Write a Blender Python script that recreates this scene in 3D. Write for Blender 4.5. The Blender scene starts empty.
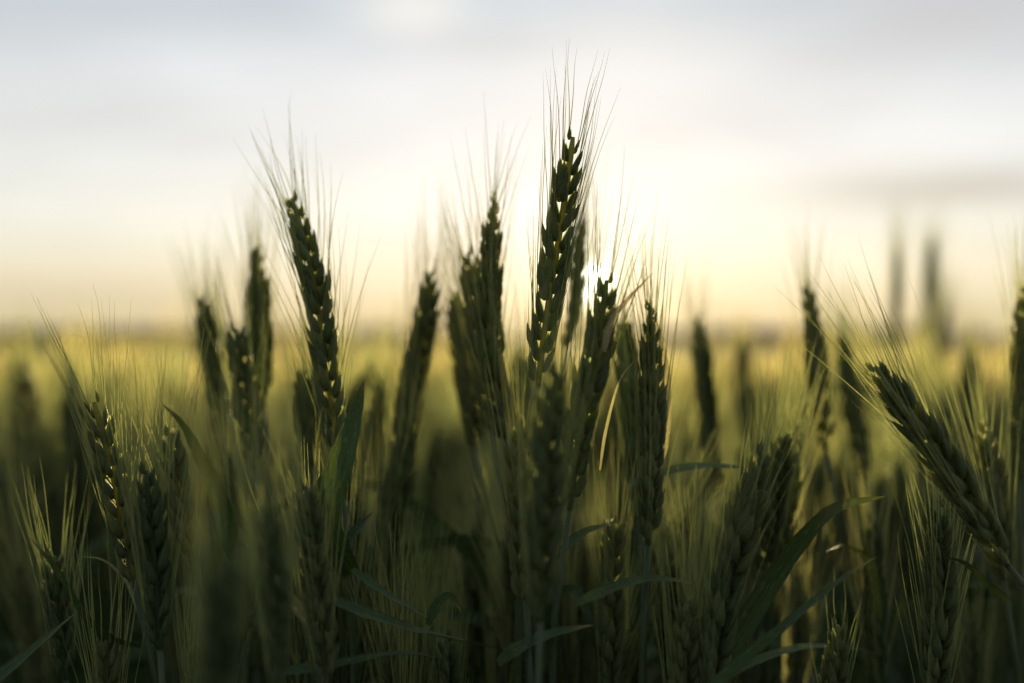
import bpy, math, random
import numpy as np
from mathutils import Vector

R = math.radians
rng = random.Random(11)
S = bpy.context.scene
C = S.collection

# ------------------------------------------------------------------ camera
CAM_H, FPX, HOR = 0.85, 50 / 36 * 1024, 335.0      # eye height, focal length in pixels, row of the horizon
cam = bpy.data.cameras.new("camera")
cam.lens, cam.sensor_width = 50, 36
cam.shift_y = -(341.5 - HOR) / 1024
cam.clip_start, cam.clip_end = 0.02, 6000
cam.dof.use_dof = True
cam.dof.focus_distance = 0.50
cam.dof.aperture_fstop = 4.3
cam_o = bpy.data.objects.new("camera", cam)
cam_o.location = (0, 0, CAM_H)
cam_o.rotation_euler = (R(90), 0, 0)
C.objects.link(cam_o)
S.camera = cam_o

# ------------------------------------------------------------------ light: low sun straight ahead, thin bright cloud
SUN_AZ, SUN_EL = math.atan((590 - 512) / FPX), R(2.1)
SUN_DIR = Vector((math.sin(SUN_AZ) * math.cos(SUN_EL), math.cos(SUN_AZ) * math.cos(SUN_EL), math.sin(SUN_EL)))
sun = bpy.data.lights.new("sun", 'SUN')
sun.energy, sun.angle, sun.color = 4.6, R(0.55), (1.0, 0.79, 0.39)
sun_o = bpy.data.objects.new("sun", sun)
sun_o.rotation_euler = (-SUN_DIR).to_track_quat('-Z', 'Y').to_euler()
sun_o.location = SUN_DIR * 50
C.objects.link(sun_o)

S.view_settings.view_transform = 'Standard'
S.view_settings.look = 'None'
S.view_settings.gamma = 1
S.view_settings.exposure = 1.2
S.cycles.max_bounces = 8
S.cycles.transparent_max_bounces = 8
S.cycles.use_denoising = True
S.cycles.sample_clamp_indirect = 4


def sky():
    w = bpy.data.worlds.new("World")
    S.world = w
    w.use_nodes = True
    nt = w.node_tree
    N, L = nt.nodes, nt.links
    for n in list(N):
        N.remove(n)
    out = N.new('ShaderNodeOutputWorld')
    bg = N.new('ShaderNodeBackground')
    bg.inputs['Strength'].default_value = 0.1
    L.new(bg.outputs[0], out.inputs['Surface'])

    def math_(op, a, b=None, c=None):
        n = N.new('ShaderNodeMath')
        n.operation = op
        for i, v in enumerate((a, b, c)):
            if v is None:
                continue
            if isinstance(v, (int, float)):
                n.inputs[i].default_value = v
            else:
                L.new(v, n.inputs[i])
        return n.outputs[0]

    def vmul(col, k):
        n = N.new('ShaderNodeVectorMath')
        n.operation = 'SCALE'
        if isinstance(col, tuple):
            n.inputs[0].default_value = col
        else:
            L.new(col, n.inputs[0])
        if isinstance(k, (int, float)):
            n.inputs['Scale'].default_value = k
        else:
            L.new(k, n.inputs['Scale'])
        return n.outputs[0]

    def mix(f, a, b):
        n = N.new('ShaderNodeMix')
        n.data_type = 'RGBA'
        n.clamp_factor = True
        for s, v in ((n.inputs[0], f), (n.inputs[6], a), (n.inputs[7], b)):
            if isinstance(v, (int, float)):
                s.default_value = v
            elif isinstance(v, tuple):
                s.default_value = (*v, 1)
            else:
                L.new(v, s)
        return n.outputs[2]

    def add(a, b):
        n = N.new('ShaderNodeVectorMath')
        n.operation = 'ADD'
        L.new(a, n.inputs[0])
        L.new(b, n.inputs[1])
        return n.outputs[0]

    ns = N.new('ShaderNodeTexSky')
    ns.sky_type = 'NISHITA'
    ns.sun_disc = False
    ns.sun_elevation, ns.sun_rotation = SUN_EL, SUN_AZ
    ns.air_density, ns.dust_density = 1.0, 1.5

    tc = N.new('ShaderNodeTexCoord')
    sep = N.new('ShaderNodeSeparateXYZ')
    L.new(tc.outputs['Generated'], sep.inputs[0])
    el = math_('MULTIPLY', math_('ARCSINE', sep.outputs[2]), 180 / math.pi)       # degrees above the horizon
    az = math_('MULTIPLY', math_('ARCTAN2', sep.outputs[0], sep.outputs[1]), 180 / math.pi)
    dot = N.new('ShaderNodeVectorMath')
    dot.operation = 'DOT_PRODUCT'
    L.new(tc.outputs['Generated'], dot.inputs[0])
    dot.inputs[1].default_value = SUN_DIR
    ang = math_('MULTIPLY', math_('ARCCOSINE', math_('MINIMUM', dot.outputs['Value'], 0.999999)), 180 / math.pi)

    # thin cloud veil: its own colour by height above the horizon
    ramp = N.new('ShaderNodeValToRGB')
    L.new(math_('DIVIDE', el, 45.0), ramp.inputs[0])
    cr = ramp.color_ramp
    stops = [(0.0, (.63, .54, .29)), (1.4, (.78, .71, .47)), (2.6, (.84, .79, .60)), (4.6, (.87, .87, .78)),
             (7.4, (.80, .82, .81)), (10.9, (.70, .73, .76)), (13.0, (.56, .625, .68)), (45.0, (.45, .49, .53))]
    while len(cr.elements) < len(stops):
        cr.elements.new(0.5)
    for e, (p, c) in zip(cr.elements, stops):
        e.position = p / 45
        e.color = (*c, 1)

    def noise(scale_az, scale_el, z, detail=4, rough=.5):
        cb = N.new('ShaderNodeCombineXYZ')
        L.new(math_('MULTIPLY', az, scale_az), cb.inputs[0])
        L.new(math_('MULTIPLY', el, scale_el), cb.inputs[1])
        cb.inputs[2].default_value = z
        n = N.new('ShaderNodeTexNoise')
        n.inputs['Scale'].default_value = 1
        n.inputs['Detail'].default_value = detail
        n.inputs['Roughness'].default_value = rough
        L.new(cb.outputs[0], n.inputs['Vector'])
        return n.outputs['Fac']

    def patch(a0, e0, wa, we):              # a soft cloud patch round one bearing
        da = math_('DIVIDE', math_('SUBTRACT', az, a0), wa)
        de = math_('DIVIDE', math_('SUBTRACT', el, e0), we)
        return math_('EXPONENT', math_('MULTIPLY', math_('ADD', math_('MULTIPLY', da, da), math_('MULTIPLY', de, de)), -1.0))

    veil = ramp.outputs[0]
    # streaky brightness of the cloud sheet
    n1 = noise(.055, .32, 3.1)
    n3 = noise(.16, .45, 5.7, 4, .55)
    n1 = math_('ADD', n1, math_('MULTIPLY', math_('SUBTRACT', n3, .5), .6))
    veil = vmul(veil, math_('ADD', math_('MULTIPLY', math_('SUBTRACT', n1, .5), .40), 1.05))
    # bright puffs high up and grey bars to the right
    veil = mix(math_('MULTIPLY', patch(-4.0, 12.8, 2.1, 1.0), .8), veil, (.92, .90, .86))
    veil = mix(math_('MULTIPLY', patch(4.5, 10.5, 5.0, 3.0), .5), veil, (.90, .90, .87))
    veil = mix(math_('MULTIPLY', patch(17.0, 12.2, 5.0, 1.6), .75), veil, (.60, .60, .61))
    n2 = noise(.13, .9, 8.4, 3)
    bar = math_('MULTIPLY', patch(17.5, 5.7, 6.0, .75), math_('ADD', math_('MULTIPLY', n2, .9), .35))
    veil = mix(bar, veil, (.58, .56, .50))
    bar2 = math_('MULTIPLY', patch(-17.0, 1.6, 7.0, 1.0), .5)
    veil = mix(bar2, veil, (.66, .55, .38))
    # the veil thins and darkens away from the sun
    fall = math_('POWER', math_('MULTIPLY', math_('ADD', dot.outputs['Value'], 1.0), .5), 3.0)
    veil = vmul(veil, math_('ADD', math_('MULTIPLY', fall, .51), .49))
    # aureole round the sun
    g1 = math_('MULTIPLY', math_('EXPONENT', math_('DIVIDE', ang, -6.0)), 0.18)
    g2 = math_('MULTIPLY', math_('EXPONENT', math_('DIVIDE', ang, -2.0)), .72)
    g3 = math_('MULTIPLY', math_('EXPONENT', math_('DIVIDE', math_('MULTIPLY', ang, ang), -.22)), 12.0)
    glow = add(add(vmul((1.0, .97, .86), g1), vmul((1.0, .84, .42), g2)), vmul((1, .93, .75), g3))
    total = vmul(add(veil, glow), 4.5)
    col = mix(.97, ns.outputs[0], total)
    L.new(col, bg.inputs['Color'])


sky()

# ------------------------------------------------------------------ materials


def mat(name, base, trans=None, tfac=0.0, rough=.5, var=.25, stripes=False, hue=.02, spec=.35, fine=900.0):
    m = bpy.data.materials.new(name)
    m.use_nodes = True
    nt = m.node_tree
    N, L = nt.nodes, nt.links
    b = N['Principled BSDF']
    out = N['Material Output']
    b.inputs['Roughness'].default_value = rough
    b.inputs['Specular IOR Level'].default_value = spec
    tc = N.new('ShaderNodeTexCoord')
    n = N.new('ShaderNodeTexNoise')
    n.inputs['Scale'].default_value = 60
    n.inputs['Detail'].default_value = 5
    L.new(tc.outputs['Object'], n.inputs['Vector'])
    fineN = N.new('ShaderNodeTexNoise')
    fineN.inputs['Scale'].default_value = fine
    fineN.inputs['Detail'].default_value = 3
    L.new(tc.outputs['Object'], fineN.inputs['Vector'])
    oi = N.new('ShaderNodeObjectInfo')

    def math_(op, a, b_):
        q = N.new('ShaderNodeMath')
        q.operation = op
        for i, v in enumerate((a, b_)):
            if isinstance(v, (int, float)):
                q.inputs[i].default_value = v
            else:
                L.new(v, q.inputs[i])
        return q.outputs[0]
    v = math_('ADD', math_('MULTIPLY', math_('SUBTRACT', n.outputs['Fac'], .5), var * 2.4), 1.0)
    v = math_('ADD', v, math_('MULTIPLY', math_('SUBTRACT', fineN.outputs['Fac'], .5), var * 1.6))
    v = math_('ADD', v, math_('MULTIPLY', math_('SUBTRACT', oi.outputs['Random'], .5), var * 1.2))
    h = math_('ADD', .5, math_('MULTIPLY', math_('SUBTRACT', oi.outputs['Random'], .6), -hue * 2))
    height = fineN.outputs['Fac']
    if stripes:
        uv = N.new('ShaderNodeUVMap')
        sx = N.new('ShaderNodeSeparateXYZ')
        L.new(uv.outputs[0], sx.inputs[0])
        # fine parallel veins along the blade
        cb = N.new('ShaderNodeCombineXYZ')
        L.new(math_('MULTIPLY', sx.outputs[0], 22.0), cb.inputs[0])
        L.new(math_('MULTIPLY', sx.outputs[1], 1.2), cb.inputs[1])
        vn = N.new('ShaderNodeTexNoise')
        vn.inputs['Scale'].default_value = 1.0
        vn.inputs['Detail'].default_value = 2
        L.new(cb.outputs[0], vn.inputs['Vector'])
        v = math_('ADD', v, math_('MULTIPLY', math_('SUBTRACT', vn.outputs['Fac'], .5), 2.0))
        height = vn.outputs['Fac']
        # pale mildew flecks, drawn out along the veins
        cb2 = N.new('ShaderNodeCombineXYZ')
        L.new(math_('MULTIPLY', sx.outputs[0], 9.0), cb2.inputs[0])
        L.new(math_('MULTIPLY', sx.outputs[1], 26.0), cb2.inputs[1])
        fn = N.new('ShaderNodeTexNoise')
        fn.inputs['Scale'].default_value = 1.0
        L.new(cb2.outputs[0], fn.inputs['Vector'])
        fl = N.new('ShaderNodeMapRange')
        fl.inputs[1].default_value, fl.inputs[2].default_value = .60, .68
        L.new(fn.outputs['Fac'], fl.inputs[0])
        v = math_('ADD', v, math_('MULTIPLY', fl.outputs[0], .9))

    def tint(col):
        hs = N.new('ShaderNodeHueSaturation')
        hs.inputs['Color'].default_value = (*col, 1)
        L.new(h, hs.inputs['Hue'])
        L.new(math_('MAXIMUM', v, .15), hs.inputs['Value'])
        return hs.outputs[0]
    colour = tint(base)
    if stripes:                             # the blade dries to straw at its tip, unevenly
        tip = N.new('ShaderNodeMapRange')
        tip.inputs[1].default_value, tip.inputs[2].default_value = .78, 1.05
        L.new(math_('ADD', sx.outputs[1], math_('MULTIPLY', math_('SUBTRACT', n.outputs['Fac'], .5), .5)), tip.inputs[0])
        tm = N.new('ShaderNodeMix')
        tm.data_type = 'RGBA'
        L.new(tip.outputs[0], tm.inputs[0])
        L.new(colour, tm.inputs[6])
        tm.inputs[7].default_value = (.24, .19, .09, 1)
        colour = tm.outputs[2]
    L.new(colour, b.inputs['Base Color'])
    bump = N.new('ShaderNodeBump')
    bump.inputs['Strength'].default_value = .5
    bump.inputs['Distance'].default_value = .0006
    L.new(height, bump.inputs['Height'])
    L.new(bump.outputs[0], b.inputs['Normal'])
    if trans:
        t = N.new('ShaderNodeBsdfTranslucent')
        L.new(tint(trans), t.inputs['Color'])
        mx = N.new('ShaderNodeMixShader')
        mx.inputs[0].default_value = tfac
        L.new(b.outputs[0], mx.inputs[1])
        L.new(t.outputs[0], mx.inputs[2])
        L.new(mx.outputs[0], out.inputs['Surface'])
    return m


M_EAR = mat("green_ear", (.138, .172, .088), (.44, .46, .16), .36, .6, .30, spec=.2)
_b = M_EAR.node_tree.nodes['Principled BSDF']
_b.inputs['Subsurface Weight'].default_value = .3
_b.inputs['Subsurface Radius'].default_value = (.0022, .0020, .0007)
_b.inputs['Subsurface Scale'].default_value = 1.0
M_AWN = mat("straw_awn", (.14, .18, .09), (.62, .63, .25), .54, .7, .20, spec=.06)
M_HUSK = mat("papery_husk", (.16, .19, .09), (.48, .55, .22), .55, .6, .25, spec=.15)
M_STEM = mat("green_stem", (.058, .082, .034), None, 0, .45, .25)
M_LEAF = mat("green_leaf", (.048, .082, .026), (.15, .21, .05), .09, .5, .22, stripes=True, spec=.22)
M_FLAG = mat("flag_leaf", (.058, .105, .032), (.20, .28, .05), .09, .5, .26, stripes=True, spec=.2)
M_DRY = mat("pale_leaf", (.30, .28, .17), (.42, .36, .16), .35, .5, .22, stripes=True)
M_FIELD = mat("field_wheat", (.12, .125, .06), (.78, .65, .27), .60, .7, .25, fine=30, spec=.1)
M_FIELD_GREEN = mat("field_green", (.085, .115, .045), (.20, .24, .05), .30, .65, .30, fine=30, spec=.1)
M_SOIL = mat("soil", (.075, .060, .040), None, 0, .95, .3, fine=8)
M_WOOD = mat("far_trees", (.035, .042, .028), None, 0, .8, .3, fine=2)

# ------------------------------------------------------------------ mesh helpers


class MB:
    def __init__(s):
        s.v, s.f, s.uv, s.alt = [], [], [], []

    def tube(s, pts, rad, sides=6, cap=True):
        """a tapering tube through pts"""
        n = len(pts)
        base = len(s.v)
        up = None
        for i in range(n):
            t = (pts[min(i + 1, n - 1)] - pts[max(i - 1, 0)]).normalized()
            if up is None:
                a = Vector((1, 0, 0)) if abs(t.x) < .8 else Vector((0, 1, 0))
                up = (a - t * a.dot(t)).normalized()
            else:
                up = (up - t * up.dot(t)).normalized()
            w = t.cross(up)
            for k in range(sides):
                q = 2 * math.pi * k / sides
                s.v.append(pts[i] + (up * math.cos(q) + w * math.sin(q)) * rad[i])
        for i in range(n - 1):
            for k in range(sides):
                a, b = base + i * sides + k, base + i * sides + (k + 1) % sides
                s.f.append((a, b, b + sides, a + sides))
        if cap:
            s.f.append(tuple(base + k for k in range(sides))[::-1])
            s.f.append(tuple(base + (n - 1) * sides + k for k in range(sides)))

    def bristle(s, pts, rad):
        """an awn: a stiff hair of cross-shaped section, open so light shines through it"""
        d = (pts[-1] - pts[0]).normalized()
        a = Vector((1, 0, 0)) if abs(d.x) < .8 else Vector((0, 1, 0))
        u = (a - d * a.dot(d)).normalized()
        w = d.cross(u)
        for e in ((u + w) * .7071, (u - w) * .7071):
            base = len(s.v)
            for p, r in zip(pts, rad):
                s.v += [p - e * r, p + e * r]
            for i in range(len(pts) - 1):
                k = base + 2 * i
                s.f.append((k, k + 1, k + 3, k + 2))

    def margin(s, p, axis, wid, nor, length, rw, rn):
        """the papery see-through edges of a husk, standing out on both its sides"""
        for sg in (-1, 1):
            base = len(s.v)
            for t, r in ((.04, .9), (.28, 1.0), (.52, .93), (.76, .55), (1.02, .05)):
                q = p + axis * (length * t) + nor * (math.sin(t * math.pi) * rn * .2)
                s.v += [q + wid * (sg * rw * r * .8), q + wid * (sg * rw * (r * .95 + .36 * (1 - .5 * t)))]
            for i in range(4):
                k = base + 2 * i
                s.alt.append(len(s.f))
                s.f.append((k, k + 1, k + 3, k + 2))

    def scale(s, p, axis, wid, nor, length, rw, rn, sides=7, keel=.25):
        """one floret: a pointed, keeled husk"""
        base = len(s.v)
        prof = ((0, .35), (.12, .76), (.30, 1.0), (.50, .93), (.70, .64), (.87, .30), (1.0, .04))
        for t, r in prof:
            bow = nor * (math.sin(t * math.pi) * rn * .55)
            for k in range(sides):
                q = 2 * math.pi * k / sides
                kr = 1 + (keel if k == 0 else 0)
                s.v.append(p + axis * (length * t) + bow + nor * (math.cos(q) * rn * r * kr) + wid * (math.sin(q) * rw * r))
        for i in range(len(prof) - 1):
            for k in range(sides):
                a, b = base + i * sides + k, base + i * sides + (k + 1) % sides
                s.f.append((a, b, b + sides, a + sides))
        s.f.append(tuple(base + k for k in range(sides))[::-1])
        s.f.append(tuple(base + (len(prof) - 1) * sides + k for k in range(sides)))

    def build(s, name, material, parent=None, origin=None, smooth=True):
        me = bpy.data.meshes.new(name)
        o = origin or Vector((0, 0, 0))
        me.from_pydata([tuple(p - o) for p in s.v], [], s.f)
        if s.uv:
            l = me.uv_layers.new(name="UVMap")
            vi = np.empty(len(me.loops), dtype=np.int32)
            me.loops.foreach_get("vertex_index", vi)
            l.data.foreach_set("uv", np.array(s.uv, dtype=np.float32)[vi].ravel())
        if smooth:
            me.polygons.foreach_set("use_smooth", [True] * len(me.polygons))
        me.materials.append(material)
        if s.alt:
            me.materials.append(M_HUSK)
            mi = np.zeros(len(me.polygons), dtype=np.int32)
            mi[s.alt] = 1
            me.polygons.foreach_set('material_index', mi)
        ob = bpy.data.objects.new(name, me)
        C.objects.link(ob)
        ob.parent = parent
        return ob


def spline(P, n):
    """Catmull-Rom through P, n points evenly by length"""
    P = [Vector(p) for p in P]
    if len(P) == 2:
        P = [P[0], (P[0] + P[1]) / 2, P[1]]
    Q = [P[0] * 2 - P[1]] + P + [P[-1] * 2 - P[-2]]
    out = []
    for i in range(1, len(Q) - 2):
        a, b, c, d = Q[i - 1:i + 3]
        for k in range(12):
            t = k / 12
            out.append(.5 * ((2 * b) + (c - a) * t + (2 * a - 5 * b + 4 * c - d) * t * t + (3 * b - a - 3 * c + d) * t ** 3))
    out.append(P[-1])
    L = [0]
    for i in range(1, len(out)):
        L.append(L[-1] + (out[i] - out[i - 1]).length)
    res, j = [], 0
    for k in range(n):
        x = L[-1] * k / (n - 1)
        while j < len(L) - 2 and L[j + 1] < x:
            j += 1
        f = (x - L[j]) / max(L[j + 1] - L[j], 1e-9)
        res.append(out[j].lerp(out[j + 1], min(max(f, 0), 1)))
    return res, L[-1]


def at(px, py, D):
    """the world point seen at a pixel at depth D"""
    return Vector(((px - 512) / FPX * D, D, CAM_H + (HOR - py) / FPX * D))


def ear_meshes(path, roll, rg, fat=1.0, awn=.055, spread=1.0, awn_keep=.85, split=False, sides=7, lean=0.0):
    """path: base -> tip. Returns (ear MB, list of spikelet MBs, beard MB)"""
    spread *= .78
    pts, L = spline(path, 60)
    n = max(9, int(round(L / .0035)))
    ear, beard, spk = MB(), MB(), []
    ear.tube(pts[::4] + [pts[-1]], [.0011] * len(pts[::4]) + [.0007], 6)
    for i in range(n):
        t = (i + .35 + rg.uniform(-.16, .16)) / n
        x = t * 59
        j = min(int(x), 58)
        p = pts[j].lerp(pts[j + 1], x - j)
        T = (pts[min(j + 2, 59)] - pts[max(j - 2, 0)]).normalized()
        ref = Vector((1, 0, 0))
        ref = (ref - T * ref.dot(T)).normalized()
        B = T.cross(ref)
        tw = roll + (t - .5) * .35 + rg.gauss(0, .16)
        Sd = ref * math.cos(tw) + B * math.sin(tw)
        Nn = T.cross(Sd)
        sgn = 1 if i % 2 else -1
        last = i == n - 1
        size = fat * (.72 + .62 * math.sin(math.pi * min(t * .93 + .12, 1)) ** .8 - .30 * max(0, t - .75) / .25) * rg.choice((1, 1, 1, 1, .86, 1.06)) * rg.uniform(.88, 1.12) * .76
        mb = MB() if split else ear
        for q, kind in ((-1, 'g'), (1, 'g'), (-1, 'f'), (1, 'f'), (0, 'c')):
            if kind == 'g' and (rg.random() < .06 or last):
                continue
            alpha = {'g': rg.uniform(.13, .25), 'f': rg.uniform(.22, .37), 'c': rg.uniform(.30, .50)}[kind] * (0.15 if last else 1)
            beta = q * (rg.uniform(.30, .46) if kind == 'g' else rg.uniform(.14, .30))
            ax = (T * math.cos(alpha) + Sd * (sgn * math.sin(alpha)) + Nn * beta).normalized()
            ln = {'g': .0092, 'f': .0120, 'c': .0112}[kind] * size * rg.uniform(.90, 1.10)
            wr = {'g': .0016, 'f': .0017, 'c': .0016}[kind] * size * rg.uniform(.92, 1.08)
            nor = (Sd * sgn * .75 + Nn * (q * .8)).normalized()
            nor = (nor - ax * nor.dot(ax)).normalized()
            wd = ax.cross(nor)
            p0 = p + Sd * (sgn * .0013) + Nn * (q * (.0015 if kind == 'g' else .0009) * size) + T * {'g': 0, 'f': .0012, 'c': .0026}[kind]
            mb.scale(p0, ax, wd, nor, ln, wr, wr * .82, sides)
            mb.margin(p0, ax, wd, nor, ln, wr, wr)
            tip = p0 + ax * ln * .97
            if kind == 'g':                      # the glume's beak
                mb.tube([p0 + ax * ln * .9, p0 + ax * ln * 1.06, p0 + (ax * 1.08 + T * .08) * ln], [.0004, .0003, .0001], 3, cap=False)
            elif rg.random() < awn_keep * (1 if q or last else .55):
                al = awn * rg.uniform(.66, 1.10) * (.78 + .35 * math.sin(math.pi * min(1, t + .15)))
                d0 = (T + Sd * (sgn * rg.uniform(.03, .28) * spread) + Nn * (q * rg.uniform(.02, .26) * spread)).normalized()
                d0 = (d0 * .78 + ax * .22 + Vector((lean, 0, 0))).normalized()
                bend = (Sd * (sgn * rg.uniform(-.14, .10)) + Nn * rg.uniform(-.10, .10)) * spread
                m, kk, ph = 8, rg.uniform(.0002, .0009), rg.uniform(0, 6.28)
                ap = []
                for k in range(m):
                    u = k / (m - 1)
                    ap.append(tip + d0 * (al * u) + bend * (al * u * u) + Nn.cross(d0) * (kk * math.sin(u * 5.5 + ph)) * u)
                beard.bristle(ap, [.00025 - .00022 * (k / (m - 1)) for k in range(m)])
        if split:
            spk.append(mb)
    return ear, spk, beard


def leaf_mb(path, width, roll=0.0, twist=0.0, fold=.25, n=26, view=None):
    """a grass blade: width across the picture plane turned by roll towards the depth axis"""
    pts, L = spline(path, n)
    mb = MB()
    for i, p in enumerate(pts):
        u = i / (n - 1)
        T = (pts[min(i + 1, n - 1)] - pts[max(i - 1, 0)]).normalized()
        Y = Vector((0, 1, 0))
        Y = (Y - T * Y.dot(T))
        Y = Y.normalized() if Y.length > .05 else Vector((0, 0, 1))
        side = T.cross(Y)
        r = roll + twist * u
        W = side * math.cos(r) + Y * math.sin(r)
        Nn = T.cross(W)
        w = width * .5 * min(1, .55 + u * 2.2) * (max(0, 1 - u ** 2.2) ** .8 + .015) * (1 + .05 * math.sin(u * 47 + L * 300))
        for k in range(5):
            s_ = (k - 2) / 2
            wav = (math.sin(u * 23 + k * 1.3) * .05 + math.sin(u * 61 + k * 2.1 + L * 90) * .03) * abs(s_)
            mb.v.append(p + W * (w * s_) + Nn * (w * (fold * abs(s_) + wav)))
            mb.uv.append((k / 4, u))
    for i in range(n - 1):
        for k in range(4):
            a = i * 5 + k
            mb.f.append((a, a + 1, a + 6, a + 5))
    return mb


# ------------------------------------------------------------------ things


def empty(name, loc, label, cat, group=None):
    o = bpy.data.objects.new(name, None)
    o.empty_display_size = .02
    C.objects.link(o)
    o.location = loc
    o['label'], o['category'] = label, cat
    if group:
        o['group'] = group
    return o


GROUP = "wheat plants of the field"


def wheat(label, ear, D, roll=0.2, leaves=(), stem_lean=None, fat=1.0, awn=.047, spread=1.0, keep=.85,
          split=False, dtip=0.0, sides=7, seed=0, group=GROUP, lean=0.0):
    """ear: pixels from tip to base. leaves: (pixel path from foot to tip, depth(s), width m, roll, twist, material)"""
    rg = random.Random(seed * 977 + int(ear[0][0] * 31 + ear[0][1]))
    n = len(ear)
    path = [at(x, y, D + dtip * (1 - i / (n - 1))) for i, (x, y) in enumerate(ear)][::-1]
    foot = path[0]
    d = (path[0] - path[1]).normalized()
    lean = stem_lean if stem_lean is not None else d.x * .25
    g = Vector((foot.x + lean * .5, foot.y + rg.uniform(0, .03), 0))
    o = empty("wheat_plant", g, label, "wheat plant", group)
    h = foot.z
    sp, _ = spline([foot + (path[1] - path[0]) * .02, foot + d * .05, foot.lerp(g, .35) + Vector((d.x * .03, 0, 0)), foot.lerp(g, .7), g], 22)
    st = MB()
    st.tube(sp, [.0010 + .0009 * min(1, i / 6) for i in range(22)], 8)
    k = int(rg.uniform(7, 11))
    st.tube([sp[k] - (sp[k] - sp[k - 1]) * .1, sp[k], sp[k] + (sp[k + 1] - sp[k]) * .1], [.0019, .0026, .0019], 8)    # node
    st.build("stem", M_STEM, o, g)
    em, spk, bm = ear_meshes(path, roll, rg, fat * rg.uniform(.84, 1.06), awn, spread, keep, split, sides, lean)
    e = em.build("ear", M_EAR, o, g)
    for s_ in spk:
        s_.build("spikelet", M_EAR, e, g)
    bm.build("beard", M_AWN, e, g, smooth=False)
    for lf in leaves:
        P, LD, w, r, tw, m = lf
        ds = LD if isinstance(LD, (list, tuple)) else [LD] * len(P)
        pts = [at(x, y, q) for (x, y), q in zip(P, ds)]
        leaf_mb(pts, w, r, tw).build("leaf", m, o, g)
    # the leaf that wraps the stem lower down
    for q in range(2):
        z = foot.z - rg.uniform(.10, .34)
        j = min(range(22), key=lambda a: abs(sp[a].z - z))
        a = rg.uniform(0, 2 * math.pi)
        dv = Vector((math.cos(a), math.sin(a) * .7 + .3, 0))
        l = rg.uniform(.12, .20)
        pts = [sp[j], sp[j] + dv * l * .25 + Vector((0, 0, l * .42)), sp[j] + dv * l * .62 + Vector((0, 0, l * .55)), sp[j] + dv * l * 1.0 + Vector((0, 0, l * rg.uniform(.1, .5)))]
        top = max(p.z for p in pts)
        if top > foot.z - .06:
            pts = [p - Vector((0, 0, top - foot.z + .06)) for p in pts]
        leaf_mb(pts, rg.uniform(.004, .008), rg.uniform(-1, 1), rg.uniform(-2, 2), n=18).build("leaf", M_LEAF, o, g)
    return o


# ---- setting: soil to the horizon, dropping gently away from the near edge
def fall(D):
    if D < 1.2:
        return 0.0
    if D < 40:
        return -.034 * (D - 1.2)
    if D < 80:
        return -1.319 - .034 * (D - 40) * (1 - (D - 40) / 80)
    return -2.0


def ground():
    mb = MB()
    rows = [-60, 0, 1.0, 1.5, 2, 3, 4.5, 7, 11, 17, 25, 34, 42, 50, 60, 75, 100, 150, 300, 700, 2000, 5000]
    for D in rows:
        for x in (-3000, -300, -40, 0, 40, 300, 3000):
            mb.v.append(Vector((x, D, fall(D))))
    for j in range(len(rows) - 1):
        for i in range(6):
            a = j * 7 + i
            mb.f.append((a, a + 1, a + 8, a + 7))
    o = mb.build("ground", M_SOIL)
    o['kind'] = 'structure'


ground()

# ---- the plants one can tell apart
LF, DR = M_LEAF, M_DRY
wheat("tallest bearded wheat ear, sharp, standing over all others just beside the sun", [(573, 137), (566, 190), (557, 250), (546, 320), (538, 385)], .50, .12,
      awn=.045, spread=.55, fat=1.1, split=True, seed=1, lean=.07)
wheat("tall sharp wheat ear tilted away from the sun, awns fanned wide, upright flag leaf below", [(292, 198), (304, 240), (317, 300), (327, 370), (336, 450)], .525, .35,
      leaves=[([(352, 575), (334, 548), (326, 515), (342, 462), (357, 410), (364, 380)], [.50, .495, .49, .488, .49, .49], .0135, .15, .25, M_FLAG),
              ([(348, 575), (340, 560), (355, 533), (373, 512)], .495, .007, .7, .3, LF)],
      spread=1.3, awn=.051, split=True, stem_lean=.03, seed=2, lean=-.12, fat=1.08, dtip=.02)
wheat("narrow dark wheat ear, slightly soft, standing just left of the fanned tall ear", [(258, 248), (257, 290), (260, 340), (264, 400)], .64, 1.2, spread=.9, seed=3)
wheat("short soft wheat ear with golden awns between the narrow ear and a drooping leaf tip", [(203, 298), (209, 340), (217, 400), (222, 440)], .68, .5, spread=.8, seed=4)
wheat("blurred squat wheat ear tucked low against the narrow dark ear", [(236, 328), (243, 370), (250, 420), (255, 470)], .60, .2, spread=.9, seed=5)
wheat("soft wheat ear leaning sunwards with brown lit awns, alone in the gap left of centre", [(431, 272), (424, 330), (408, 410), (396, 480)], .62, .5, spread=.75, seed=6)
wheat("soft dark wheat ear lower on the slope of the leaning brown-awned ear", [(412, 420), (400, 480), (388, 540), (380, 600)], .60, .9, spread=.7, seed=61)
wheat("slim wheat ear, second tallest near the sun, seen edge-on at its tip", [(494, 200), (491, 250), (490, 320), (497, 390), (505, 440)], .555, 1.0, spread=.8, awn=.05, split=True, seed=7)
wheat("soft wheat ear crowding the slim second tallest ear from the left", [(468, 252), (475, 300), (484, 370), (492, 430)], .60, .3, spread=.7, seed=8)
wheat("small blurred wheat ear at the outer edge of the centre clump", [(454, 292), (462, 340), (470, 400), (474, 450)], .66, .6, spread=.6, seed=9)
wheat("broad wheat ear hiding the sun's lower edge, browned by glare", [(607, 280), (600, 330), (588, 390), (577, 450), (570, 510)], .475, .25, spread=.8, awn=.05, split=True, seed=10,
      leaves=[([(604, 352), (612, 322), (628, 300), (655, 271)], .47, .0030, .5, .8, DR)])
wheat("soft brown wheat ear close behind the tallest ear, on its sunward side", [(583, 214), (580, 250), (575, 300), (568, 350)], .63, 1.3, fat=.62, spread=.9, seed=101)
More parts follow.
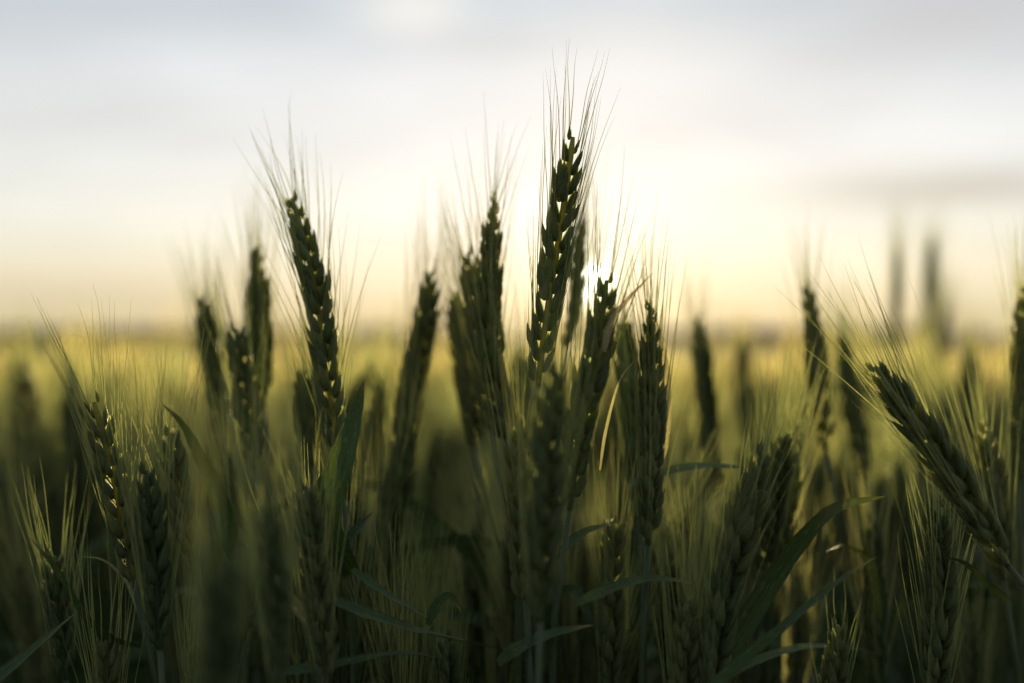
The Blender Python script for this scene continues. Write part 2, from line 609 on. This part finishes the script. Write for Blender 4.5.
wheat("soft shaded wheat ear well back between the slim ear and the awn-veiled one", [(520, 352), (523, 400), (526, 450), (528, 500)], .68, .4, spread=.7, seed=102)
wheat("soft green wheat ear just behind the straight upright ear on the broad ear's side", [(636, 372), (638, 420), (640, 480), (641, 530)], .58, .3, spread=.6, awn=.045, seed=103)
wheat("dim wheat ear in front of the tallest ear's foot, awns veiling it", [(556, 372), (549, 430), (545, 500), (541, 580), (540, 622)], .42, .3, spread=.7, awn=.06, seed=11)
wheat("straight upright wheat ear with a pale leaf pressed along its sunward side", [(650, 306), (651, 360), (652, 430), (650, 500), (648, 545)], .475, .9,
      leaves=[([(655, 480), (664, 430), (666, 380), (660, 335), (655, 318)], .485, .0048, .2, .3, DR)], fat=.86, spread=.45, awn=.045, split=True, seed=12)
wheat("blurred dark wheat ear alone on the yellow field just past the straight upright ear", [(698, 318), (702, 360), (708, 420), (716, 490)], .74, .4, fat=1.05, spread=.6, seed=13)
wheat("blurred dark slender wheat ear curving up over the golden awn tuft", [(807, 286), (813, 330), (819, 390), (827, 450)], .66, .8, spread=1.0, seed=14)
wheat("thinner blurred wheat ear behind the long awns of the bowed ear", [(842, 333), (849, 380), (857, 430), (866, 480)], .74, .9, spread=.8, seed=15)
wheat("thick bowed wheat ear leaning hard to one side, long awns raking across the field", [(874, 366), (905, 408), (940, 456), (975, 510), (1008, 566)], .48, .35,
      stem_lean=.10, spread=1.05, awn=.053, fat=.96, split=True, seed=16)
wheat("tall heavily blurred wheat ear far back with a hazy tan beard, against the pale sky", [(932, 240), (931, 278), (929, 315), (926, 345)], 1.5, .3, fat=1.3, spread=1.5, awn=.065, keep=1, seed=17)
wheat("ghostly thin blurred wheat ear rising beside the hazy tan-bearded one", [(897, 250), (897, 285), (896, 320), (895, 350)], 1.2, 1.3, fat=.85, spread=.45, awn=.07, seed=18)
wheat("lower blurred wheat ear with a tan beard, squeezed between the two tall hazy far ears", [(946, 300), (944, 325), (941, 350), (937, 375)], 1.4, .4, fat=.9, spread=1.2, awn=.06, keep=1, seed=181)
wheat("small blurred ear poking up from the field behind the bowed ear's shoulder", [(968, 352), (969, 380), (968, 410), (967, 440)], .92, .9, spread=.5, seed=19)
wheat("dark blurred wheat ear cut by the picture's edge beside the bowed ear", [(1024, 292), (1023, 350), (1023, 420), (1022, 480)], .60, .6, spread=.5, seed=20)
wheat("sharp wheat ear nearest the picture's edge with gold awns, away from the sun", [(94, 402), (103, 435), (114, 480), (124, 530), (133, 580)], .50, .25,
      spread=1.05, awn=.052, split=True, seed=21)
wheat("dark wheat ear half hidden behind a drooping dark leaf tip", [(170, 432), (174, 470), (182, 520), (196, 575)], .525, .6,
      leaves=[([(236, 560), (222, 500), (205, 462), (182, 422), (162, 404)], .47, .0085, .3, .5, LF)], spread=1.2, awn=.05, split=True, seed=22)
wheat("low wheat ear with yellow backlit awns, wrapped by a curling leaf", [(54, 556), (58, 590), (62, 630), (66, 680)], .53, .3,
      leaves=[([(142, 646), (110, 636), (84, 612), (68, 585), (50, 560), (30, 538)], .50, .0050, .9, -.5, LF),
              ([(-40, 705), (-10, 684), (20, 661), (48, 637), (76, 613)], .50, .0065, .6, .6, LF)], spread=1.0, awn=.045, seed=23)
wheat("wheat ear mostly below view, thin pale awns standing over a curling leaf", [(106, 640), (107, 680), (109, 720), (112, 780)], .50, .3,
      leaves=[([(150, 640), (132, 590), (118, 570), (100, 558), (80, 557)], .52, .0045, .8, .2, DR)], spread=.9, awn=.05, seed=24)
wheat("dim speckled wheat ear standing straight below the bowed ear", [(938, 505), (939, 550), (940, 610), (936, 668), (932, 740)], .50, .4,
      leaves=[([(1010, 600), (990, 585), (965, 563), (945, 557)], .49, .003, .6, 0, LF)], spread=1.0, awn=.045, split=True, seed=25)
wheat("dark wheat ear with pale glints standing before the golden awn tuft", [(762, 452), (750, 500), (734, 560), (720, 620), (712, 690)], .475, .4,
      leaves=[([(700, 720), (738, 640), (772, 582), (802, 540), (835, 508), (886, 496)], [.5, .5, .5, .495, .49, .49], .0088, .85, -.9, LF),
              ([(680, 720), (735, 668), (790, 622), (838, 582), (878, 556)], [.46, .46, .465, .47, .47], .006, .9, .5, LF)],
      spread=.7, awn=.03, split=True, seed=26)
wheat("wheat ear holding the brightest golden tuft of backlit awns", [(782, 440), (777, 475), (771, 520), (766, 570)], .58, .4, dtip=-.02, spread=.75, awn=.055, keep=1, lean=.16, seed=27)
wheat("lit wheat ear close behind the brightest golden tuft, its awns adding to the glow", [(795, 446), (789, 480), (783, 525), (778, 570)], .60, .9, dtip=-.02, spread=.6, awn=.06, keep=1, lean=.20, seed=271)
wheat("lit wheat ear on the shaded flank of the brightest golden tuft", [(768, 462), (765, 495), (760, 535), (756, 580)], .60, .2, spread=.6, awn=.055, keep=1, lean=.22, seed=272)
wheat("wheat ear low among stems, showing a few long upright pale awns", [(688, 600), (686, 640), (684, 690), (682, 760)], .48, .5,
      leaves=[([(575, 605), (600, 594), (630, 583), (660, 579), (696, 584)], .47, .0055, 1.0, .3, LF)], spread=.45, awn=.055, seed=28)
wheat("out-of-focus pale green wheat ear close to the lens near the bottom edge", [(226, 560), (222, 620), (216, 690), (212, 760)], .33, .4, fat=.9, spread=.6, awn=.05, seed=29)
wheat("out-of-focus wheat ear close to the lens with pale awns across the narrow ear", [(266, 505), (270, 560), (276, 610), (280, 690)], .40, .4, fat=.75, spread=.7, awn=.06, seed=30)
wheat("dim glinting wheat ear at the bottom edge under the upright flag leaf", [(306, 486), (312, 540), (320, 610), (326, 690)], .46, .5,
      leaves=[([(330, 640), (306, 612), (284, 588), (268, 562), (256, 540)], .47, .0085, .5, .7, DR),
              ([(282, 673), (330, 667), (380, 657), (420, 655), (462, 668)], .465, .0075, 1.15, .7, LF)], spread=.9, awn=.04, split=True, seed=31)
wheat("dark wheat ear close behind the fanned tall ear's foot", [(304, 372), (309, 420), (315, 480), (320, 520)], .60, .7, spread=.7, seed=32)
wheat("dark blurred wheat ear seen behind the tip of the upright flag leaf", [(379, 378), (376, 420), (372, 470), (370, 520)], .74, .5, spread=.6, seed=33)
wheat("dark blurred wheat ear wedged between the broad browned ear and the straight one", [(622, 318), (628, 370), (632, 420), (634, 480)], .60, .4, spread=.4, awn=.04,
      leaves=[([(600, 470), (606, 430), (620, 380), (640, 355)], .50, .0012, .3, 0, DR),
              ([(560, 560), (568, 545), (588, 531), (612, 524)], .50, .005, .9, .2, LF)], seed=34)
wheat("faint blurred wheat ear on the field behind the lone dark ear", [(742, 342), (743, 375), (745, 410), (746, 450)], 1.15, .3, fat=1.2, spread=.5, seed=35)
wheat("large blurred wheat ear deep in the field near the edge away from the sun", [(24, 372), (20, 420), (14, 470), (10, 520)], .86, .3, fat=1.15, spread=.6, seed=36)
wheat("small blurred dark ear just behind the sharp gold-awned edge ear", [(66, 415), (66, 455), (65, 500), (63, 540)], .86, .8, spread=.6, seed=37)
wheat("wheat plant at the bottom edge whose dark leaves lie flat across the gap", [(446, 640), (448, 690), (450, 740), (452, 790)], .52, .4,
      leaves=[([(330, 600), (370, 616), (420, 632), (470, 643), (512, 652)], .47, .0075, 1.1, .9, LF),
              ([(352, 570), (385, 594), (415, 612), (440, 630)], .475, .005, 1.0, .9, LF),
              ([(498, 664), (520, 648), (550, 635), (594, 625)], .47, .0065, .9, .4, LF),
              ([(428, 625), (438, 604), (450, 596), (462, 612)], .50, .004, .6, 0, LF)], spread=.4, awn=.03, seed=38)
wheat("wheat ear behind the straight upright ear, its level leaf crossing the yellow gap", [(668, 560), (670, 600), (672, 650), (674, 700)], .56, .4,
      leaves=[([(630, 484), (665, 474), (700, 467), (735, 468), (765, 472)], .55, .0075, 1.15, .2, LF)], spread=.5, awn=.04, seed=39)
wheat("dim wheat ear between the slim ear and the awn-veiled one", [(520, 420), (520, 470), (523, 530), (526, 600)], .47, .9, spread=.6, awn=.045, seed=40)
wheat("dark wheat ear low beneath the leaning brown-awned ear, glinting at its tip", [(352, 500), (356, 550), (362, 610), (366, 680)], .56, .2, spread=.7, seed=41)
wheat("dim wheat ear among the shadows under the straight upright ear", [(612, 520), (612, 570), (610, 630), (608, 700)], .54, .3, spread=.5, awn=.045, seed=42)
wheat("dim wheat ear in the dark gap below the arching broad leaf", [(838, 625), (836, 665), (832, 715), (830, 770)], .52, .2, spread=.7, awn=.02, keep=.4, seed=43)
wheat("wheat ear with a ragged sheath below the two blurred slender ears", [(872, 520), (874, 570), (876, 630), (878, 690)], .60, .5,
      leaves=[([(880, 620), (876, 580), (866, 556), (845, 545), (825, 552)], .56, .006, .7, .6, LF)], spread=.8, seed=44)
wheat("fine-awned wheat ear at the edge, below the dark cut-off ear", [(985, 430), (990, 470), (997, 520), (1004, 580)], .56, .6, spread=.8, awn=.05, seed=45)
wheat("green wheat ear with many fine awns between the edge ear and drooping leaf", [(146, 470), (150, 520), (156, 580), (160, 650)], .47, .4, spread=.8, awn=.06, seed=46)
wheat("soft wheat ear in the shade under the squat ear", [(226, 450), (232, 500), (240, 560), (244, 640)], .56, .8, spread=.7, seed=47)

# ---- the crowd behind: one plant of each kind, then copies
protos = []
LAB = "blurred wheat plant in the crowd standing behind the sharp ears"
for k in range(9):
    rg = random.Random(500 + k)
    b = rg.uniform(-.012, .012)
    top = Vector((b * 2 + rg.uniform(-.012, .012), 0, .80))
    path = [Vector((0, 0, .80 - rg.uniform(.075, .092))), Vector((b, rg.uniform(-.006, .006), .762)), top]
    o = empty("wheat_plant", (0, 0, 0), LAB, "wheat plant", "wheat crowd behind the sharp ears")
    st = MB()
    sp, _ = spline([path[0] + Vector((0, 0, .002)), path[0] - Vector((b * .6, 0, .12)), Vector((rg.uniform(-.03, .03), rg.uniform(-.03, .03), 0))], 12)
    st.tube(sp, [.0010 + .0008 * min(1, i / 4) for i in range(12)], 6)
    st.build("stem", M_STEM, o)
    em, _, bm = ear_meshes(path, rg.uniform(0, 3.1), rg, rg.uniform(.95, 1.15), rg.uniform(.05, .062), rg.uniform(.55, 1.0), .9, False, 5)
    e = em.build("ear", M_EAR, o)
    bm.build("beard", M_AWN, e, smooth=False)
    for q in range(4):
        z = path[0].z - (.06, .12, .19, .30)[q] - rg.uniform(0, .08)
        a = rg.uniform(0, 2 * math.pi)
        dv = Vector((math.cos(a), math.sin(a), 0))
        l = rg.uniform(.13, .21)
        f = Vector((0, 0, z))
        dr = rg.uniform(-.3, .45)
        leaf_mb([f, f + dv * l * .2 + Vector((0, 0, l * .28)), f + dv * l * .6 + Vector((0, 0, l * .34)), f + dv * l + Vector((0, 0, l * dr * .6))],
                rg.uniform(.008, .013), rg.uniform(-.6, .6), rg.uniform(-1, 1), n=14).build("leaf", M_LEAF, o)
    protos.append(o)


def dup(root):
    c = root.copy()
    C.objects.link(c)
    for ch in root.children:
        d = ch.copy()
        C.objects.link(d)
        d.parent = c
        for g in ch.children:
            q = g.copy()
            C.objects.link(q)
            q.parent = d
    return c


def in_gap(x, D):
    """thin places in the stand, where the low sun or the view reaches in"""
    k = math.tan(SUN_AZ)
    for x0, d0, w, d1 in ((.118, .60, .05, 2.4), (-.172, .55, .02, 1.45)):
        if d0 < D < d1 and abs(x - x0 - (D - d0) * k) < w:
            return True
    px = 512 + x / D * FPX
    return (506 < px < 534 or 660 < px < 690) and D < 2.2


N_CROWD = 218
placed, D_IN, D_OUT = 0, .60, 1.55
crowd_r = random.Random(77)
while placed < N_CROWD:
    D = math.sqrt(crowd_r.uniform(D_IN ** 2, D_OUT ** 2))
    if crowd_r.random() > (.62 / D) ** .4 + .1:
        continue
    x = crowd_r.uniform(-.39, .39) * D
    if in_gap(x, D):
        continue
    tip = CAM_H - .062 - .015 * (D < .8) + crowd_r.gauss(0, .020)
    if crowd_r.random() < .05 and D > .85:
        tip += .035
    src = protos[placed % 9]
    o = src if placed < 9 else dup(src)
    o.location = (x, D, fall(D))
    a = crowd_r.uniform(0, 2 * math.pi)
    tl = crowd_r.gauss(0, .05)
    o.rotation_euler = (crowd_r.gauss(0, .04), tl, a)
    s_ = tip / .80
    o.scale = (1 if crowd_r.random() < .5 else -1, 1, s_)
    placed += 1


LOW = "short wheat plant low among the sharp ears' stems, its fine awns crossing theirs"
for k in range(30):
    D = crowd_r.uniform(.51, .66)
    o = dup(protos[k % 9])
    lx = crowd_r.uniform(-.38, .38) * D
    if .07 < lx < .16:
        lx -= .17
    if -.23 < lx < -.12:
        lx += .17
    o['label'], o['group'] = LOW, "short wheat plants between the sharp ears"
    o.location = (lx, D, 0)
    o.rotation_euler = (crowd_r.gauss(0, .03), crowd_r.gauss(0, .05), crowd_r.uniform(0, 6.28))
    o.scale = (.85, .85, (CAM_H - crowd_r.uniform(.075, .125)) / .80)


# ---- the rest of the field, one mass
def field():
    r = np.random.default_rng(5)
    V, F = [], []
    nv = 0

    def plant_template(k):
        rg = random.Random(900 + k)
        v, f = [], []
        # stem
        sx, sy = rg.uniform(-.03, .03), rg.uniform(-.03, .03)
        b0 = len(v)
        for z, rr in ((0, .0018), (.35, .0017), (.72, .0011)):
            q = 1 - z / .72
            for a in range(3):
                an = a * 2.0944
                v.append((sx * q + rr * math.cos(an), sy * q + rr * math.sin(an), z))
        for i in range(2):
            for a in range(3):
                p, n_ = b0 + i * 3 + a, b0 + i * 3 + (a + 1) % 3
                f.append((p, n_, n_ + 3, p + 3))
        # ear, a knobbly spindle
        b0 = len(v)
        ph = rg.uniform(0, 6)
        bx, by = rg.uniform(-.016, .016), rg.uniform(-.016, .016)
        rings = 12
        for i in range(rings):
            u = i / (rings - 1)
            prof = math.sin(math.pi * min(1, u * .86 + .14)) ** .7 * .0062 + .0004
            for a in range(5):
                an = a * 2 * math.pi / 5 + ph
                kn = 1 + .32 * (1 if (i + (a > 2)) % 2 else -1)
                v.append((bx * u * u + prof * kn * math.cos(an), by * u * u + prof * kn * .8 * math.sin(an), .718 + .085 * u))
        for i in range(rings - 1):
            for a in range(5):
                p, n_ = b0 + i * 5 + a, b0 + i * 5 + (a + 1) % 5
                f.append((p, n_, n_ + 5, p + 5))
        # awns
        for q in range(44):
            u = rg.uniform(.15, 1)
            an = rg.uniform(0, 2 * math.pi)
            p0 = Vector((bx * u * u + .005 * math.cos(an), by * u * u + .005 * math.sin(an), .72 + .082 * u))
            sp = rg.uniform(.04, .25)
            d = Vector((math.cos(an) * sp, math.sin(an) * sp, 1)).normalized()
            l = rg.uniform(.038, .06)
            w = .0004
            b0 = len(v)
            aa = rg.uniform(0, 3.14)
            v += [(p0.x + w * math.cos(aa), p0.y + w * math.sin(aa), p0.z), (p0.x - w * math.cos(aa), p0.y - w * math.sin(aa), p0.z), tuple(p0 + d * l)]
            f.append((b0, b0 + 1, b0 + 2))
        # leaves
        for q in range(3):
            z = rg.uniform(.42, .66)
            an = rg.uniform(0, 6.28)
            dv = Vector((math.cos(an), math.sin(an), 0))
            sd = Vector((-math.sin(an), math.cos(an), 0))
            l, w = rg.uniform(.12, .2), rg.uniform(.004, .006)
            b0 = len(v)
            for u, h, ww in ((0, 0, .5), (.25, .25, 1), (.6, .3, .9), (1, rg.uniform(-.1, .3), .08)):
                p = dv * l * u + Vector((0, 0, z + h * l))
                v.append(tuple(p - sd * w * ww))
                v.append(tuple(p + sd * w * ww))
            for i in range(3):
                a = b0 + i * 2
                f.append((a, a + 1, a + 3, a + 2))
        return np.array(v), f
    T = [plant_template(k) for k in range(6)]
    pts = []

    def band(d0, d1, dens, half=.46, side=.5, width=1.0):
        area_n = int(dens * ((d1 ** 2 - d0 ** 2) * half + (d1 - d0) * side * 2))
        m = 0
        while m < area_n:
            D = math.sqrt(r.uniform(d0 ** 2, d1 ** 2))
            pts.append((r.uniform(-1, 1) * (half * D + side), D, width))
            m += 1
    band(1.50, 3.2, 430)
    band(3.2, 6, 210, width=1.15)
    band(6, 12, 75, width=1.6)
    band(12, 40, 13, width=3.2)
    band(40, 120, .9, width=10)
    # beside the frame, nearer than the crowd's far edge
    for k in range(420):
        D = r.uniform(.58, 1.75)
        x = r.uniform(.40 * D + .03, .40 * D + .75)
        pts.append((x if k % 2 else -x, D, 1.0))
    # unseen wheat added behind the camera to keep low sky light off the stems
    for k in range(1300):
        pts.append((r.uniform(-2.2, 2.2), r.uniform(-2.4, -.35), 1.0))
    for (x, y, w) in pts:
        if in_gap(x, y):
            continue
        v, f = T[int(r.integers(6))]
        a = r.uniform(0, 6.283)
        ca, sa = math.cos(a), math.sin(a)
        h = (CAM_H - .050 + r.normal(0, .034)) / .803
        tx, ty = r.normal(0, .05), r.normal(0, .05)
        X = (v[:, 0] * ca - v[:, 1] * sa) * w + tx * v[:, 2] + x
        Y = (v[:, 0] * sa + v[:, 1] * ca) * w + ty * v[:, 2] + y
        V.append(np.stack([X, Y, v[:, 2] * h + fall(y)], 1))
        F.append([tuple(i + nv for i in q) for q in f])
        nv += len(v)
    co = np.concatenate(V).astype(np.float32)
    me = bpy.data.meshes.new("wheat_field")
    flat = [i for pf in F for q in pf for i in q]
    tot = [len(q) for pf in F for q in pf]
    me.vertices.add(len(co))
    me.vertices.foreach_set("co", co.ravel())
    me.loops.add(len(flat))
    me.loops.foreach_set("vertex_index", np.array(flat, dtype=np.int32))
    me.polygons.add(len(tot))
    st = np.concatenate([[0], np.cumsum(tot)[:-1]]).astype(np.int32)
    me.polygons.foreach_set("loop_start", st)
    me.polygons.foreach_set("loop_total", np.array(tot, dtype=np.int32))
    me.update(calc_edges=True)
    me.validate()
    me.materials.append(M_FIELD_GREEN)
    me.materials.append(M_FIELD)
    me.polygons.foreach_set('material_index', np.array([1 if n == 3 else 0 for n in tot], dtype=np.int32))
    o = bpy.data.objects.new("wheat_field", me)
    C.objects.link(o)
    o['kind'] = 'stuff'
    o['label'] = "green and gold wheat standing across the whole field to the horizon"
    o['category'] = "wheat"


field()


# ---- far canopy of the field as rolling tops, and the low wood on the horizon
def canopy():
    mb = MB()
    r = random.Random(3)
    rows = [9, 10.5, 12.5, 15, 18, 22, 27, 33, 40, 50, 62, 78, 100, 130, 170, 230, 320, 450, 640, 900]
    nx = 90
    for D in rows:
        for i in range(nx + 1):
            x = (i / nx - .5) * (1.1 * D + 4)
            mb.v.append(Vector((x, D * r.uniform(.97, 1.03), fall(D) + (0.66 if D > 9.5 else .3) + r.uniform(-.05, .05))))
    for j in range(len(rows) - 1):
        for i in range(nx):
            a = j * (nx + 1) + i
            mb.f.append((a, a + 1, a + nx + 2, a + nx + 1))
    o = mb.build("far_wheat", M_FIELD)
    o['kind'] = 'stuff'
    o['label'] = "distant golden wheat canopy below the horizon"
    o['category'] = "wheat"


canopy()


def wood():
    mb = MB()
    r = random.Random(8)
    for k in range(1100):
        az = r.uniform(-.6, .6)
        dens = .9 * math.exp(-((az + .27) / .07) ** 2) + .8 * math.exp(-((az - .21) / .06) ** 2) + .5 * (math.sin(az * 17) > .5) + .08
        if dens < r.uniform(0, .9):
            continue
        D = r.uniform(560, 640)
        x, y = math.tan(az) * D, D
        h = r.uniform(3.6, 5.2)
        for c in range(7):
            cx, cy, cz = x + r.uniform(-3, 3), y + r.uniform(-3, 3), -2 + h * r.uniform(.3, .9)
            rr = h * r.uniform(.18, .36)
            b0 = len(mb.v)
            for i in range(4):
                ph = (i + .5) / 4 * math.pi
                for a in range(7):
                    th = a * 2 * math.pi / 7
                    q = rr * r.uniform(.7, 1.25)
                    mb.v.append(Vector((cx + 1.6 * q * math.sin(ph) * math.cos(th), cy + q * math.sin(ph) * math.sin(th), cz + q * math.cos(ph))))
            for i in range(3):
                for a in range(7):
                    p, n_ = b0 + i * 7 + a, b0 + i * 7 + (a + 1) % 7
                    mb.f.append((p, n_, n_ + 7, p + 7))
    o = mb.build("treeline", M_WOOD)
    o['kind'] = 'stuff'
    o['label'] = "low hazy line of trees along the horizon"
    o['category'] = "trees"


wood()
